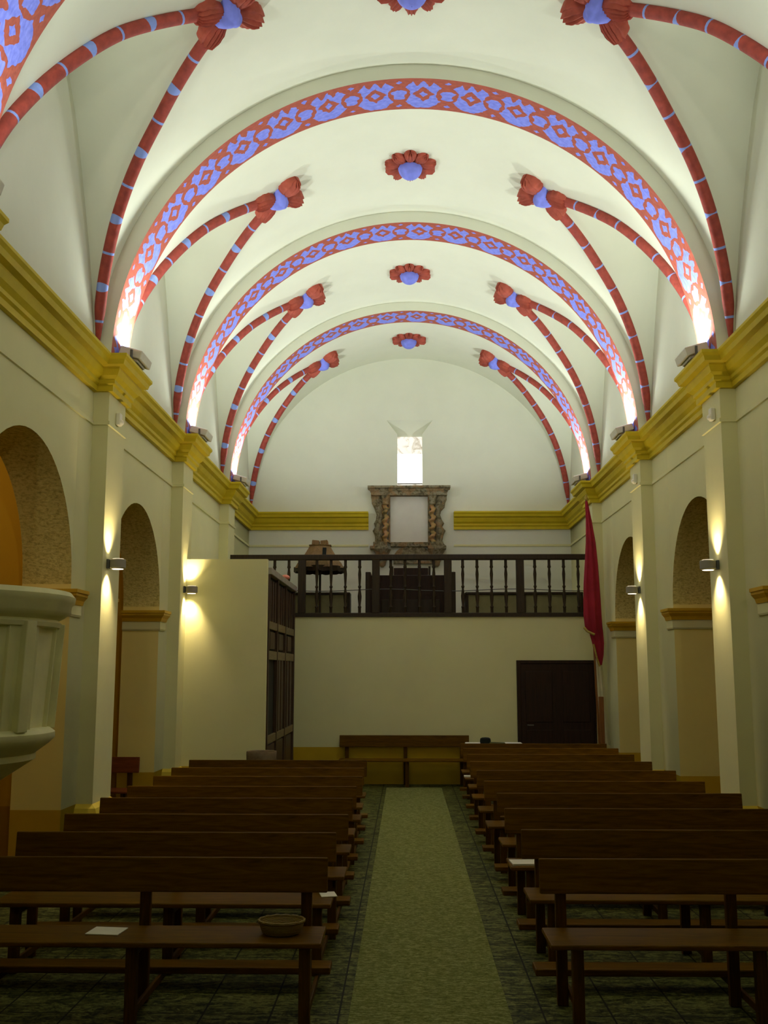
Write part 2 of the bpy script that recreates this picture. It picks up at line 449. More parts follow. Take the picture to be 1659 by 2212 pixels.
quad(bm, [(WX1, YB, WZ0), (WX1, YW, WZ0), (WX1, YW, WZ1), (WX1, YB, WZ1)])
quad(bm, [(WX0, YB, WZ0), (WX0, YW, WZ0), (WX1, YW, WZ0), (WX1, YB, WZ0)])
quad(bm, [(SX0, YB, WZ2), (SX1, YB, WZ2), (WX1, YW, WZ1), (WX0, YW, WZ1)])
quad(bm, [(SX0, YB, WZ2), (WX0, YW, WZ1), (WX0, YB, WZ1)]); quad(bm, [(SX1, YB, WZ2), (WX1, YB, WZ1), (WX1, YW, WZ1)])
struct('wall_back', face_to(bm, lambda c, f: (0, -1, 0) if abs(f.normal.y) > 0.9 else (WX0 / 2 + WX1 / 2 - c.x, 0, 6.4 - c.z)), 'vault', 'cream end wall above the choir gallery', 'wall')
w = thing('window_1', 'narrow bright alabaster window high in the end wall', 'window'); w['kind'] = 'structure'
link('pane', bxm(WX0, WX1, YW - 0.03, YW - 0.01, 6.72, WZ1), 'pane', w)
link('pane', bxm(WX0, WX1, YW - 0.03, YW - 0.01, 6.05, 6.715), 'pane_hot', w)
link('pane', bxm(WX0, WX1, YW - 0.03, YW - 0.01, WZ0, 6.04), 'pane', w)
bm = bmesh.new(); box(bm, WX0, WX1, YW - 0.05, YW, 6.035, 6.055)
box(bm, WX0 - .02, WX1 + .02, YW, YW + .03, WZ0 - .02, WZ1 + .02)
link('window_frame', bm, 'steel', w)

# ---- ceiling: barrel vault with lunettes in each bay
UT = [(0, 0.985), (6.6, 0.94), (17.3, 0.80), (29, 0.61), (40.6, 0.42), (53, 0.13), (58, 0.03), (59.5, 0.0)]
def u_of(th):
    for (a, ua), (b, ub) in zip(UT, UT[1:]):
        if a <= th <= b: return ua + (ub - ua) * (th - a) / (b - a)
    return 0.0
def th_of(u):
    u = abs(u)
    if u >= UT[0][1]: return 0.0
    for (a, ua), (b, ub) in zip(UT, UT[1:]):
        if ub <= u <= ua: return a + (b - a) * (ua - u) / max(1e-6, ua - ub)
    return UT[-1][0]
def smooth_th(u):
    return sum(th_of(u + d) for d in (-0.05, -0.025, 0, 0.025, 0.05)) / 5 if abs(u) < 0.93 else th_of(u)
def vpt(th, y, side, h=0.0):
    a = radians(th); r = RV - h
    return (XC + side * r * cos(a), y, ZS + r * sin(a))
BAYS = [(7.30, 10.80), (11.45, 14.60), (15.25, 18.45), (19.10, YB)]
bm = bmesh.new()
for (ya, yb) in BAYS:
    ym, hw = (ya + yb) / 2, (yb - ya) / 2
    us = [-1 + 2 * k / 56 for k in range(57)]
    for side in (-1, 1):
        xw = XC + side * RV
        main, web, tym = [], [], []
        for uu in us:
            y = ym + uu * hw; g = smooth_th(uu) if abs(uu) < 0.99 else 0.0
            main.append([vpt(g + (90 - g) * j / 24, y, side) for j in range(25)])
            p = vpt(g, y, side)
            web.append([(p[0] + (xw - p[0]) * j / 6, y, p[2] + 0.10 * sin(radians(g)) * (1 - (1 - j / 6) ** 2)) for j in range(7)])
            zt = web[-1][-1][2]
            tym.append([(xw, y, ZS - 0.02 + (zt - ZS + 0.02) * j / 4) for j in range(5)])
        grid(bm, main); grid(bm, web); grid(bm, tym)
grid(bm, [[vpt(180 * j / 40, y, 1) for j in range(41)] for y in (YF, 6.9)])
bmesh.ops.remove_doubles(bm, verts=bm.verts[:], dist=5e-4)
bmesh.ops.dissolve_degenerate(bm, edges=bm.edges[:], dist=1e-4)
struct('ceiling', face_to(bm, lambda c, f: (XC - c.x, 0, min(0.0, ZS - c.z) if abs(f.normal.z) > 0.05 else 0)), 'vault', 'white barrel vault with lunettes over the nave', 'ceiling', smooth=32)

# ---- transverse arches with painted soffit bands
names = ['nearest the altar, only its painted foot in view', 'second from the altar, in front of the large rosette', 'third from the altar, in front of the middle rosette', 'farthest from the altar, over the gallery edge']
for i, (ya, yb) in enumerate(ARCH):
    bm = bmesh.new(); n = 96
    ang = [pi * k / n for k in range(n + 1)]
    circ = pi * RA / 0.56
    ysub = [ya + (yb - ya) * k / 4 for k in range(5)]
    soff = [[(XC + RA * cos(a), y, ZS + RA * sin(a)) for a in ang] for y in ysub]
    grid(bm, soff, mi=1, uvs=lambda r_, c_: (circ * c_ / n, -1 + 2 * r_ / 4))
    for y in (ya, yb):
        grid(bm, [[(XC + r * cos(a), y, ZS + r * sin(a)) for a in ang] for r in (RA, RV + 0.06)], mi=0)
    bmesh.ops.remove_doubles(bm, verts=bm.verts[:], dist=1e-4)
    face_to(bm, lambda c, f: (XC - c.x, 0, ZS - c.z) if f.material_index else (0, c.y - (ya + yb) / 2, 0))
    struct('trim_%d' % (i + 1), bm, ['vault', 'band'], 'transverse vault arch with red and blue painted soffit, ' + names[i], 'arch', smooth=35)
tn = len(ARCH)

# ---- pilasters under the arches (plaster shaft, yellow plinth)
for i, (ya, yb) in enumerate(PILL):
    for side, xw, xp in ((-1, WL, PL), (1, WR, PR)):
        tn += 1
        bm = bmesh.new()
        x0, x1 = sorted((xw - side * -0.01, xp))
        box(bm, x0, x1, ya, yb, 0, 5.05)
        path = [(xw, ya), (xp, ya), (xp, yb), (xw, yb)]
        sweep(bm, path, [(0.0, 0.0), (0.06, 0.0), (0.06, 0.55), (0.045, 0.60), (0.0, 0.64)], 1 if side > 0 else -1, mi=1)
        struct('trim_%d' % tn, fix(bm), ['wall', 'plinth'], 'cream pilaster with yellow plinth on the %s wall under the %s arch' % ('pulpit side' if side < 0 else 'red banner side', ['first', 'second', 'third', 'fourth'][i]), 'pilaster')

# ---- cornices
CP = [(0, 4.99), (0.05, 4.99), (0.05, 5.05), (0.075, 5.07), (0.075, 5.11), (0.115, 5.15), (0.14, 5.21), (0.14, 5.235), (0.20, 5.25), (0.215, 5.30), (0.24, 5.33), (0.24, 5.36), (0, 5.36)]
STR = [(0, 4.62), (0.018, 4.625), (0.018, 4.665), (0, 4.67)]
def wall_path(xw, xp, y_end):
    p = [(xw, YF)]
    for ya, yb in PILL: p += [(xw, ya), (xp, ya), (xp, yb), (xw, yb)]
    p.append((xw, y_end)); return p
GAP0, GAP1 = -0.80, 1.04
pl = wall_path(WL, PL, YB) + [(GAP0, YB)]
pr = wall_path(WR, PR, YB) + [(GAP1, YB)]
for side, pth, nm in ((-1, pl, 'pulpit side'), (1, pr, 'red banner side')):
    tn += 1; bm = bmesh.new(); sweep(bm, pth, CP, side)
    struct('trim_%d' % tn, fix(bm), 'yellow', 'yellow moulded cornice running along the %s wall and round to the end wall' % nm, 'cornice')
    tn += 1; bm = bmesh.new(); sweep(bm, pth, STR, side)
    struct('trim_%d' % tn, fix(bm), 'wall', 'thin plaster string course under the %s cornice' % nm, 'molding')

# ---- imposts of the arcade arches
IP = [(0, 2.655), (0.035, 2.655), (0.05, 2.70), (0.085, 2.74), (0.085, 2.765), (0.10, 2.77), (0.10, 2.805), (0, 2.805)]
NK = [(0, 2.53), (0.015, 2.535), (0.025, 2.555), (0.025, 2.655), (0, 2.655)]
for opens, xf, xb, sd, nm in ((OPEN_L, WL, WL - TL, -1, 'pulpit side'), (OPEN_R, WR, WR + TR, 1, 'red banner side')):
    for k, (yc, r) in enumerate(opens):
        for far in (0, 1):
            tn += 1; bm = bmesh.new()
            ext = 0.30
            if far: pth = [(xb, yc + r), (xf, yc + r), (xf, yc + r + ext)]
            else: pth = [(xb, yc - r), (xf, yc - r), (xf, yc - r - ext)]
            s2 = {(-1, 1): -1, (-1, 0): 1, (1, 1): 1, (1, 0): -1}[(sd, far)]
            sweep(bm, pth, IP, s2); sweep(bm, pth, NK, s2, mi=1)
            struct('trim_%d' % tn, fix(bm), ['ochre', 'wall'], 'ochre impost moulding at the %s jamb of arcade arch %s, %s' % ('far' if far else 'near', ['one', 'two', 'three'][k], nm), 'molding')

# ---- side chapels behind the arcade
def chapel(name, xi, sd, y0, y1, label):
    bm = bmesh.new(); xo = xi + sd * 2.1; zt = 4.6
    quad(bm, [(xo, y0, 0), (xo, y1, 0), (xo, y1, zt), (xo, y0, zt)])
    for y in (y0, y1): quad(bm, [(xi, y, 0), (xo, y, 0), (xo, y, zt), (xi, y, zt)])
    quad(bm, [(xi, y0, zt), (xo, y0, zt), (xo, y1, zt), (xi, y1, zt)])
    pth = [(xi, y1), (xo, y1), (xo, y0), (xi, y0)]
    sweep(bm, pth, [(0, 2.655), (0.05, 2.68), (0.08, 2.76), (0.08, 2.805), (0, 2.805)], 1 if sd > 0 else -1, mi=1, caps=False)
    face_to(bm, lambda c, f: (xi + sd * 1.05 - c.x, (y0 + y1) / 2 - c.y, 2.3 - c.z))
    struct(name, bm, ['chapel', 'ochre'], label, 'wall')
chapel('wall_chapel_a', WL - TL, -1, OPEN_L[0][0] - 1.6, OPEN_L[0][0] + 1.58, 'orange walls of the side chapel behind the pulpit')
chapel('wall_chapel_b', WL - TL, -1, OPEN_L[1][0] - 1.6, OPEN_L[1][0] + 1.55, 'orange walls of the side chapel with the reddish bench')
chapel('wall_chapel_c', WR + TR, 1, OPEN_R[0][0] - 1.6, OPEN_R[0][0] + 1.5, 'orange walls of the side chapel nearest the altar, red banner side')
chapel('wall_chapel_d', WR + TR, 1, OPEN_R[1][0] - 1.6, OPEN_R[1][0] + 1.5, 'orange walls of the middle side chapel, red banner side')
chapel('wall_chapel_e', WR + TR, 1, OPEN_R[2][0] - 1.6, OPEN_R[2][0] + 1.5, 'orange walls of the side chapel beside the gallery, red banner side')

# ---- gallery: front wall, floor slab; the plastered enclosure under its left end
struct('wall_gallery', bxm(WL, WR, GY, GY + 0.18, 0, GZ), 'wall', 'plain cream wall under the choir gallery', 'wall')
struct('floor_gallery', bxm(WL, WR, GY - 0.03, YB, GZ - 0.02, GZ + 0.02), 'dark', 'dark wooden floor edge of the choir gallery', 'floor')
bm = bmesh.new()
box(bm, WL + 0.01, -2.03, 14.99, 15.12, 0, 3.61); box(bm, WL + 0.01, -2.12, 15.12, GY, 3.36, 3.42)
struct('wall_enclosure', bm, 'wall', 'tall cream partition wall lit by a sconce beside the wooden screen', 'wall')

# ---- dark door in the gallery wall
d = thing('door_1', 'dark brown wooden door under the choir gallery', 'door', (2.70, GY, 0)); d['kind'] = 'structure'
bm = bmesh.new(); box(bm, -0.65, 0.65, -0.045, 0.0, 0.0, 2.11, 0.006)
for sx_ in (-1, 1):
    for z0, z1 in ((0.15, 0.95), (1.08, 1.98)): box(bm, sx_ * 0.33 - 0.24, sx_ * 0.33 + 0.24, -0.056, -0.04, z0, z1, 0.01)
dl = link('door_leaf', bm, 'door', d)
bm = bmesh.new(); box(bm, -0.72, -0.65, -0.06, 0, 0, 2.17, .005); box(bm, 0.65, 0.72, -0.06, 0, 0, 2.17, .005); box(bm, -0.65, 0.65, -0.06, 0, 2.11, 2.17, .005)
link('door_frame', bm, 'door', d)
bm = bmesh.new(); tube(bm, [(-0.54, -0.045, 1.03), (-0.54, -0.10, 1.03), (-0.44, -0.10, 1.03)], 0.011); link('handle', bm, 'steel', dl)

# ================================================================ VAULT ORNAMENTS
def leaf(bm, M, a0, b0, phi, L, W, H, n=5, mi=0, curl=0.0, rag=0.045):
    rows = []
    ss = [0, 0.08, 0.16, 0.26, 0.36, 0.46, 0.55, 0.63, 0.70, 0.77, 0.83, 0.88, 0.92, 0.955, 0.98, 0.995]
    for s in ss:
        row = []
        k = min(1.0, s / 0.5); k = k * k * (3 - 2 * k)
        wid = W * (0.40 + 0.60 * k) if s < 0.58 else W * sqrt(max(0.0, 1 - ((s - 0.58) / 0.42) ** 2))
        hs = 0.55 + 0.45 * sin(pi * min(1.0, s * 0.75)) if s < 0.9 else 0.80 - 3.0 * (s - 0.9)
        for j in range(29):
            tt = -1 + j / 14
            rid = cos(2 * n * pi * tt * 0.5)
            la = s * L + rag * L * rid * s * s
            lb = wid * tt * (1 + 0.05 * cos(9 * s * pi))
            la2 = la + curl * lb * s
            hh = H * hs * (max(0.0, 1 - abs(tt) ** 2.6)) ** 0.6 * (1 + 0.13 * rid * min(1, s * 2))
            if j in (0, 28): hh = -0.03
            row.append(M(a0 + la2 * cos(phi) - lb * sin(phi), b0 + la2 * sin(phi) + lb * cos(phi), hh))
        rows.append(row)
    rows.append([M(a0 + L * (cos(phi)) , b0 + L * sin(phi), -0.03)] * 29)
    grid(bm, rows, mi)

TH_B = 59.0
bay_words = ['in the bay nearest the altar', 'behind the second painted arch', 'behind the third painted arch', 'beside the smallest rosette']
rosy = [9.45, 13.13, 16.98, 20.6]
for bi, (ya, yb) in enumerate(BAYS):
    ym, hw = (ya + yb) / 2, (yb - ya) / 2
    for side in (-1, 1):
        org = Vector(vpt(TH_B, ym, side))
        def M(a, b_, h, side=side, ym=ym, org=org):
            return Vector(vpt(TH_B + math.degrees(a / RV), ym + b_, side, h)) - org
        T = thing('lunette_ornament', 'red-and-blue vault boss with two ribs, %s, %s' % ('pulpit side' if side < 0 else 'banner side', bay_words[bi]), 'vault ornament', org, 0, 'boss ornaments with ribs on the vault')
        for sg in (-1, 1):
            # rib along the groin
            pts, N = [], 60
            for k in range(N + 1):
                th = 56.0 * (1 - k / N)
                y = ym + sg * u_of(th) * hw
                pts.append((th, y))
            # smooth the polyline a little
            for _ in range(6):
                pts = [pts[0]] + [((a[0] + 2 * b2[0] + c2[0]) / 4, (a[1] + 2 * b2[1] + c2[1]) / 4) for a, b2, c2 in zip(pts, pts[1:], pts[2:])] + [pts[-1]]
            P3 = [Vector(vpt(th, y, side, 0.035)) - org for th, y in pts]
            acc = [0.0]
            for p, q in zip(P3, P3[1:]): acc.append(acc[-1] + (q - p).length)
            tot = acc[-1]
            rad = [0.062 * min(1.0, max(0.05, (tot - s) / 0.55)) for s in acc]
            seg = 12; rows = []
            for k, p in enumerate(P3):
                dd = (P3[min(k + 1, N)] - P3[max(k - 1, 0)]).normalized()
                nn = Vector((-side * cos(radians(pts[k][0])), 0, -sin(radians(pts[k][0]))))
                a_ = dd.cross(nn).normalized(); n_ = a_.cross(dd)
                rows.append([p + a_ * (rad[k] * cos(2 * pi * j / seg)) + n_ * (rad[k] * sin(2 * pi * j / seg)) for j in range(seg)])
            bm = bmesh.new()
            grid(bm, rows, closed_u=True, uvs=lambda r_, c_: (acc[r_], (c_ / seg)))
            link('rib', fix(bm), 'rib', T, smooth=60)
            # leaf where the rib meets the boss
            k2 = next(i for i, s in enumerate(acc) if s > 0.30)
            da = (radians(pts[k2][0] - TH_B)) * RV; db = pts[k2][1] - ym
            ph = atan2(db, da)
            bm = bmesh.new(); leaf(bm, M, 0.03 * cos(ph), 0.03 * sin(ph), ph, 0.40, 0.135, 0.13, 7)
            link('rib_leaf', fix(bm), 'red', T, smooth=50)
            # half of the double leaf towards the crown
            ph = sg * radians(44)
            bm = bmesh.new(); leaf(bm, M, 0.03, 0.03 * sg, ph, 0.36, 0.14, 0.16, 5, curl=-0.2 * sg, rag=0.018)
            link('crown_leaf', fix(bm), 'red', T, smooth=50)
        bm = bmesh.new(); rows = []
        for i in range(9):
            q = i / 8; row = []
            for j in range(30):
                an = 2 * pi * j / 30
                rr = 0.155 * (1 + 0.22 * cos(3 * an + pi)) * q
                row.append(M(rr * cos(an) - 0.02, rr * sin(an), 0.20 - 0.12 * q * q - (0.08 if i == 8 else 0)))
            rows.append(row)
        grid(bm, rows, closed_u=True); bmesh.ops.remove_doubles(bm, verts=bm.verts[:], dist=1e-4)
        link('shield', fix(bm), 'blue', T, smooth=50)
    # crown rosette
    o3 = Vector((XC, rosy[bi], ZS + RV))
    lab = ['only its edge in view, nearest the altar', 'largest of the three seen whole', 'behind the third painted arch', 'smallest one, nearest the end wall'][bi]
    T = thing('ceiling_rosette', 'red leafy rosette with blue dome, ' + lab, 'rosette', o3, 0, 'rosettes along the vault crown')
    def Mr(x, y, h): return Vector((x, y, -h - (x * x) / (2 * RV)))
    bm = bmesh.new()
    for k in range(10):
        an = 2 * pi * (k + 0.5) / 10
        leaf(bm, lambda a, b_, h: Mr(a, b_, h), 0.10 * cos(an), 0.10 * sin(an), an, 0.265 * random.uniform(0.92, 1.05), 0.088, 0.085, 4)
    link('petals', fix(bm), 'red', T, smooth=50)
    bm = bmesh.new()
    lathe(bm, [(0.165 * cos(pi / 2 * q / 8), -0.06 - 0.165 * sin(pi / 2 * q / 8)) for q in range(8)] + [(0.004, -0.225)], seg=28, cap=False)
    link('dome', fix(bm), 'blue', T, smooth=60)

# ================================================================ LIGHTS
def add_light(name, kind, energy, col, loc, parent=None, direction=None, **k):
    L = bpy.data.lights.new(name, kind); L.energy = energy; L.color = col
    for a, b_ in k.items(): setattr(L, a, b_)
    o = bpy.data.objects.new(name, L); COL.objects.link(o); o.location = loc
    if direction is not None: o.rotation_euler = Vector(direction).to_track_quat('-Z', 'Y').to_euler()
    if parent is not None: o.parent = parent
    return o

FLOOD_W = 83.0
FLOOD_C = (0.94, 1.0, 0.93)
for i, (ya, yb) in enumerate(PILL):
    for side in (-1, 1):
        wn = 'pulpit side' if side < 0 else 'red banner side'
        T = thing('floodlight', 'grey floodlight on the %s cornice under the %s painted arch' % (wn, ['first', 'second', 'third', 'farthest'][i]), 'floodlight',
                  (XC + side * (RA - 0.02), (ya + yb) / 2 + 0.03, ZS + 0.01), 0, 'floodlights on the cornice')
        # housing: tilted box, glass up, leaning out over the nave
        Rm = Matrix.Translation((-side * 0.14, 0.06, 0.155)) @ Matrix.Rotation(side * radians(-16), 4, 'Y')
        bm = bmesh.new(); box(bm, -0.13, 0.13, -0.22, 0.22, -0.06, 0.04, 0.012, mtx=Rm)
        box(bm, -0.09, 0.09, -0.16, 0.16, -0.09, -0.055, 0.01, mtx=Rm)
        hs = link('housing', bm, 'metal', T)
        bm = bmesh.new(); box(bm, -0.11, 0.11, -0.2, 0.2, 0.0402, 0.042, mtx=Rm); link('glass', bm, 'lens_flood', hs)
        bm = bmesh.new()
        for yy in (-0.2, 0.25): box(bm, -side * 0.16 - 0.012, -side * 0.16 + 0.012, yy - 0.012, yy + 0.012, 0.0, 0.16)
        box(bm, -side * 0.16 - 0.03, -side * 0.16 + 0.03, -0.21, 0.262, 0.0, 0.012)
        link('bracket', bm, 'steel', T)
        add_light('flood_lamp', 'AREA', FLOOD_W * (1.0 if i else 0.55), FLOOD_C, (-side * 0.15, 0.06, 0.215), T, (-side * 0.27, 0.0, 0.96), shape='RECTANGLE', size=0.2, size_y=0.36)

# wall sconces
SCONCE = [(-1, 10.98, 3.13, 'second', 'near the pulpit'), (-1, 14.84, 3.15, 'third', 'beside the cream partition'),
          (1, 11.13, 3.12, 'second', 'nearest the altar, banner side'), (1, 14.90, 3.14, 'third', 'nearer the red banner')]
for side, y, z, ar, wh in SCONCE:
    xp = XC + side * RA
    T = thing('wall_sconce', 'grey up-and-down wall sconce %s, pilaster of the %s arch' % (wh, ar), 'wall lamp', (xp, y, z), 0, 'wall sconces on the pilasters')
    bm = bmesh.new(); box(bm, -side * 0.03 if side > 0 else 0, 0 if side > 0 else 0.03, -0.04, 0.04, -0.05, 0.05, 0.005)
    link('wall_plate', bm, 'steel', T)
    bm = bmesh.new()
    lathe(bm, [(0.055, -0.055), (0.075, -0.05), (0.085, -0.04), (0.085, 0.04), (0.075, 0.05), (0.055, 0.055)], -side * 0.115, 0, 24)
    hs = link('housing', bm, 'brushed', T, smooth=40)
    for nm, za, zb in (('lower_lens', -0.0575, -0.0555), ('upper_lens', 0.0545, 0.0553)):
        bm = bmesh.new(); lathe(bm, [(0.060, za), (0.060, zb)], -side * 0.115, 0, 20); link(nm, bm, 'lens', hs)
    pw = 50.0
    add_light('up_spot', 'SPOT', pw, (1.0, 0.78, 0.46), (-side * 0.09, 0, 0.075), T, (side * 0.22, 0.30 if (side < 0 and y > 14) else 0.0, 1.0), spot_size=radians(100), spot_blend=1.0, shadow_soft_size=0.04)
    add_light('down_spot', 'SPOT', pw * 1.1, (1.0, 0.78, 0.46), (-side * 0.09, 0, -0.075), T, (side * 0.22, 0.30 if (side < 0 and y > 14) else 0.0, -1.0), spot_size=radians(100), spot_blend=1.0, shadow_soft_size=0.04)

# added fill lamps, out of sight, to brighten the side chapels
for x, y, e in ((-5.0, 9.0, 14), (-5.0, 12.8, 5), (5.4, 12.4, 5), (5.4, 16.2, 4), (5.4, 8.8, 8)):
    T = thing('chapel_fill_lamp', 'small round added fill lamp, unseen under the chapel ceiling', 'fill lamp', (x, y, 4.6), 0, 'added fill lamps in the side chapels')
    bm = bmesh.new(); lathe(bm, [(0.10, -0.06), (0.12, -0.03), (0.12, 0.0)], seg=20); link('fill_lamp_shade', bm, 'sensor', T)
    add_light('fill_lamp_bulb', 'POINT', e, (1.0, 0.85, 0.6), (0, 0, -0.2), T, shadow_soft_size=0.1)

# added fill lamps behind the viewpoint, brightening the near walls and pulpit
for x in (-1.8, 1.95):
    T = thing('altar_fill_lamp', 'small added fill lamp, unseen behind the viewpoint over the altar steps', 'hanging lamp', (x, -1.6, 5.2), 0, 'added fill lamps over the altar')
    bm = bmesh.new(); lathe(bm, [(0.03, 0.30), (0.05, 0.26), (0.16, 0.10), (0.22, 0.0)], seg=24); link('fill_lamp_shade', bm, 'metal', T, smooth=50)
    bm = bmesh.new(); tube(bm, [(0, 0, 0.3), (0, 0, 2.95)], 0.012, 8); link('fill_lamp_cord', bm, 'steel', T)
    add_light('fill_lamp_bulb', 'SPOT', 430, (1.0, 0.94, 0.76), (0, 0, -0.05), T, (-x * 0.10, 0.95, 0.38), spot_size=radians(100), spot_blend=1.0, shadow_soft_size=0.12)

# sensors under the cornice
for side, y, wh in ((-1, 11.12, 'near the pulpit'), (1, 11.02, 'nearest the altar, red banner side'), (1, 14.85, 'on the next pilaster towards the red banner')):
    xp = XC + side * RA
    T = thing('motion_sensor', 'small white motion sensor under the cornice, ' + wh, 'sensor', (xp, y, 4.76), 0, 'motion sensors under the cornice')
    bm = bmesh.new(); box(bm, min(0, -side * 0.05), max(0, -side * 0.05), -0.05, 0.05, -0.07, 0.07, 0.01); link('housing', bm, 'sensor', T)
    bm = bmesh.new(); bmesh.ops.create_uvsphere(bm, u_segments=14, v_segments=8, radius=0.035); bmesh.ops.translate(bm, verts=bm.verts[:], vec=(-side * 0.05, -0.01, -0.035))
    link('lens', bm, 'paper', T, smooth=60)

# ================================================================ BENCHES
BL = 2.29
def make_bench(name, label, cat_group, mat='bench', L=BL, kneel=True):
    h = L / 2
    T = thing(name, label, 'bench', (0, 0, 0), 0, cat_group)
    # local frame: sitter faces -y, origin on the floor under the middle of the backrest
    link('seat', bxm(-h + 0.005, h - 0.005, -0.44, -0.03, 0.43, 0.46, 0.008), mat, T)
    bk = Matrix.Translation((0, 0, 0.65)) @ Matrix.Rotation(radians(-5), 4, 'X') @ Matrix.Translation((0, 0, -0.65))
    link('backrest', bxm(-h, h, -0.03, 0.0, 0.65, 0.855, 0.008, mtx=bk), mat, T)
    xs = (-h + 0.13, 0.02, h - 0.13)
    for x in xs:
        bm = bmesh.new(); box(bm, x - 0.033, x + 0.033, 0.0, 0.045, 0.0, 0.66, 0.005)
        box(bm, x - 0.033, x + 0.033, 0.0, 0.045, 0.64, 0.82, 0.005, mtx=bk)
        link('post', bm, 'bench_v', T)
        fx = x + 0.03
        link('leg', bxm(fx - 0.033, fx + 0.033, -0.41, -0.355, 0.0, 0.43, 0.005), 'bench_v', T)
        bm = bmesh.new(); box(bm, x + 0.034, x + 0.056, -0.41, 0.04, 0.375, 0.43, 0.004)
        box(bm, x + 0.034, x + 0.056, -0.41, 0.44 if kneel else 0.04, 0.05, 0.095, 0.004)
        link('stretcher', bm, 'bench_v', T)
    if kneel: link('kneeler', bxm(-h, h, 0.26, 0.44, 0.096, 0.14, 0.008), mat, T)
    return T

def dup(root, loc, rz, label, group=None):
    r = root.copy(); COL.objects.link(r); r.location = loc; r.rotation_euler = (0, 0, rz); r['label'] = label
    if group: r['group'] = group
    for ch in root.children:
        c_ = ch.copy(); COL.objects.link(c_); c_.parent = r
    return r

ORD = ['front', 'second', 'third', 'fourth', 'fifth', 'sixth', 'seventh', 'eighth', 'ninth', 'tenth']
Y_L = [6.58, 7.57, 8.50, 9.55, 10.50, 11.48, 12.45, 13.50]
Y_R = [6.58, 7.74, 8.90, 9.98, 11.05, 12.20, 13.36, 14.48, 15.58, 16.55]
g1, g2 = 'wooden benches on the pulpit side of the runner', 'wooden benches on the red banner side of the runner'
extra_l = {0: ', basket and paper on its seat', 1: ', white card on its end'}
extra_r = {2: ', white booklet on its end'}
first = None
for i, y in enumerate(Y_L):
    lab = 'brown wooden bench, pulpit side of the runner, %s row%s' % (ORD[i], extra_l.get(i, ''))
    xl = -1.63 + [0, -.015, 0.02, .0, -.01, .01, -.01, -.02][i]
    if first is None:
        first = make_bench('bench', lab, g1); first.location = (xl, y, 0)
    else: dup(first, (xl, y, 0), radians(random.uniform(-.3, .3)), lab, g1)
for i, y in enumerate(Y_R):
    lab = 'brown wooden bench, red banner side of the runner, %s row%s' % (ORD[i], extra_r.get(i, ''))
    xr = 1.955 + [0, .02, .01, .04, .0, .0, .0, .02, .03, .04][i]
    dup(first, (xr, y, 0), radians(random.uniform(-.3, .3)), lab, g2)
wb = make_bench('bench', 'brown wooden bench standing alone against the gallery wall', 'benches against the walls', 'bench', BL, False)
wb.location = (-0.035, 18.58, 0)
rb = make_bench('bench', 'reddish wooden bench inside the side chapel, its end showing past the pilaster', 'benches against the walls', 'redbench', 1.9, False)
rb.location = (-4.49, 13.92, 0)

# runner
bm = bmesh.new(); box(bm, -0.34, 0.605, 1.5, 18.08, 0.0, 0.012, 0.004)
tag(link('carpet_runner', bm, 'runner'), 'long pale green carpet runner down the middle of the nave', 'carpet')

# things on the benches
def sheet(name, lab, x, y, z, w, dpt, rz, grp='papers left on the benches', th=0.006):
    bm = bmesh.new(); box(bm, -w / 2, w / 2, -dpt / 2, dpt / 2, 0, th, 0.002)
    o = link(name, bm, 'paper'); o.location = (x, y, z); o.rotation_euler = (0, 0, rz); return tag(o, lab, 'paper', grp)
sheet('paper_sheet', 'white sheet of paper lying on the front pulpit-side bench seat', -1.785, 6.385, 0.461, 0.20, 0.17, radians(-6))
sheet('paper_card', 'small white card on the end of the second pulpit-side bench', -0.545, 7.42, 0.461, 0.11, 0.15, radians(12))
bk_ = thing('booklet', 'white booklet on the end of the third bench, red banner side', 'booklet', (0.95, 8.62, 0.46), radians(4), 'papers left on the benches')
link('pages', bxm(-0.11, 0.11, -0.10, 0.10, 0.0, 0.012, 0.002), 'paper', bk_)
link('cover', bxm(-0.112, 0.112, -0.102, 0.102, 0.012, 0.015), 'paper', bk_)
sheet('paper_card', 'tiny bright card on the end of the ninth bench, red banner side', 0.92, 15.38, 0.461, 0.16, 0.10, 0, th=0.02)

# collection basket
T = thing('collection_basket', 'shallow brown wicker collection basket on the front pulpit-side bench', 'basket', (-0.74, 6.36, 0.46))
bm = bmesh.new()
lathe(bm, [(0.095, 0.0), (0.115, 0.012), (0.13, 0.05), (0.135, 0.075), (0.128, 0.078), (0.115, 0.05), (0.10, 0.018), (0.01, 0.014)], seg=32, cap=False)
bmesh.ops.scale(bm, vec=(1.0, 0.85, 1.0), verts=bm.verts[:]); bmesh.ops.contextual_create(bm, geom=[e for e in bm.edges if e.is_boundary and e.verts[0].co.z < 0.005])
link('bowl', bm, 'wicker', T, smooth=50)
bm = bmesh.new(); ring = [(0.134 * cos(2 * pi * k / 40), 0.114 * sin(2 * pi * k / 40), 0.077 + 0.003 * sin(k * 2.2)) for k in range(41)]
tube(bm, ring, 0.008, 8); link('rim', bm, 'wicker', T, smooth=60)

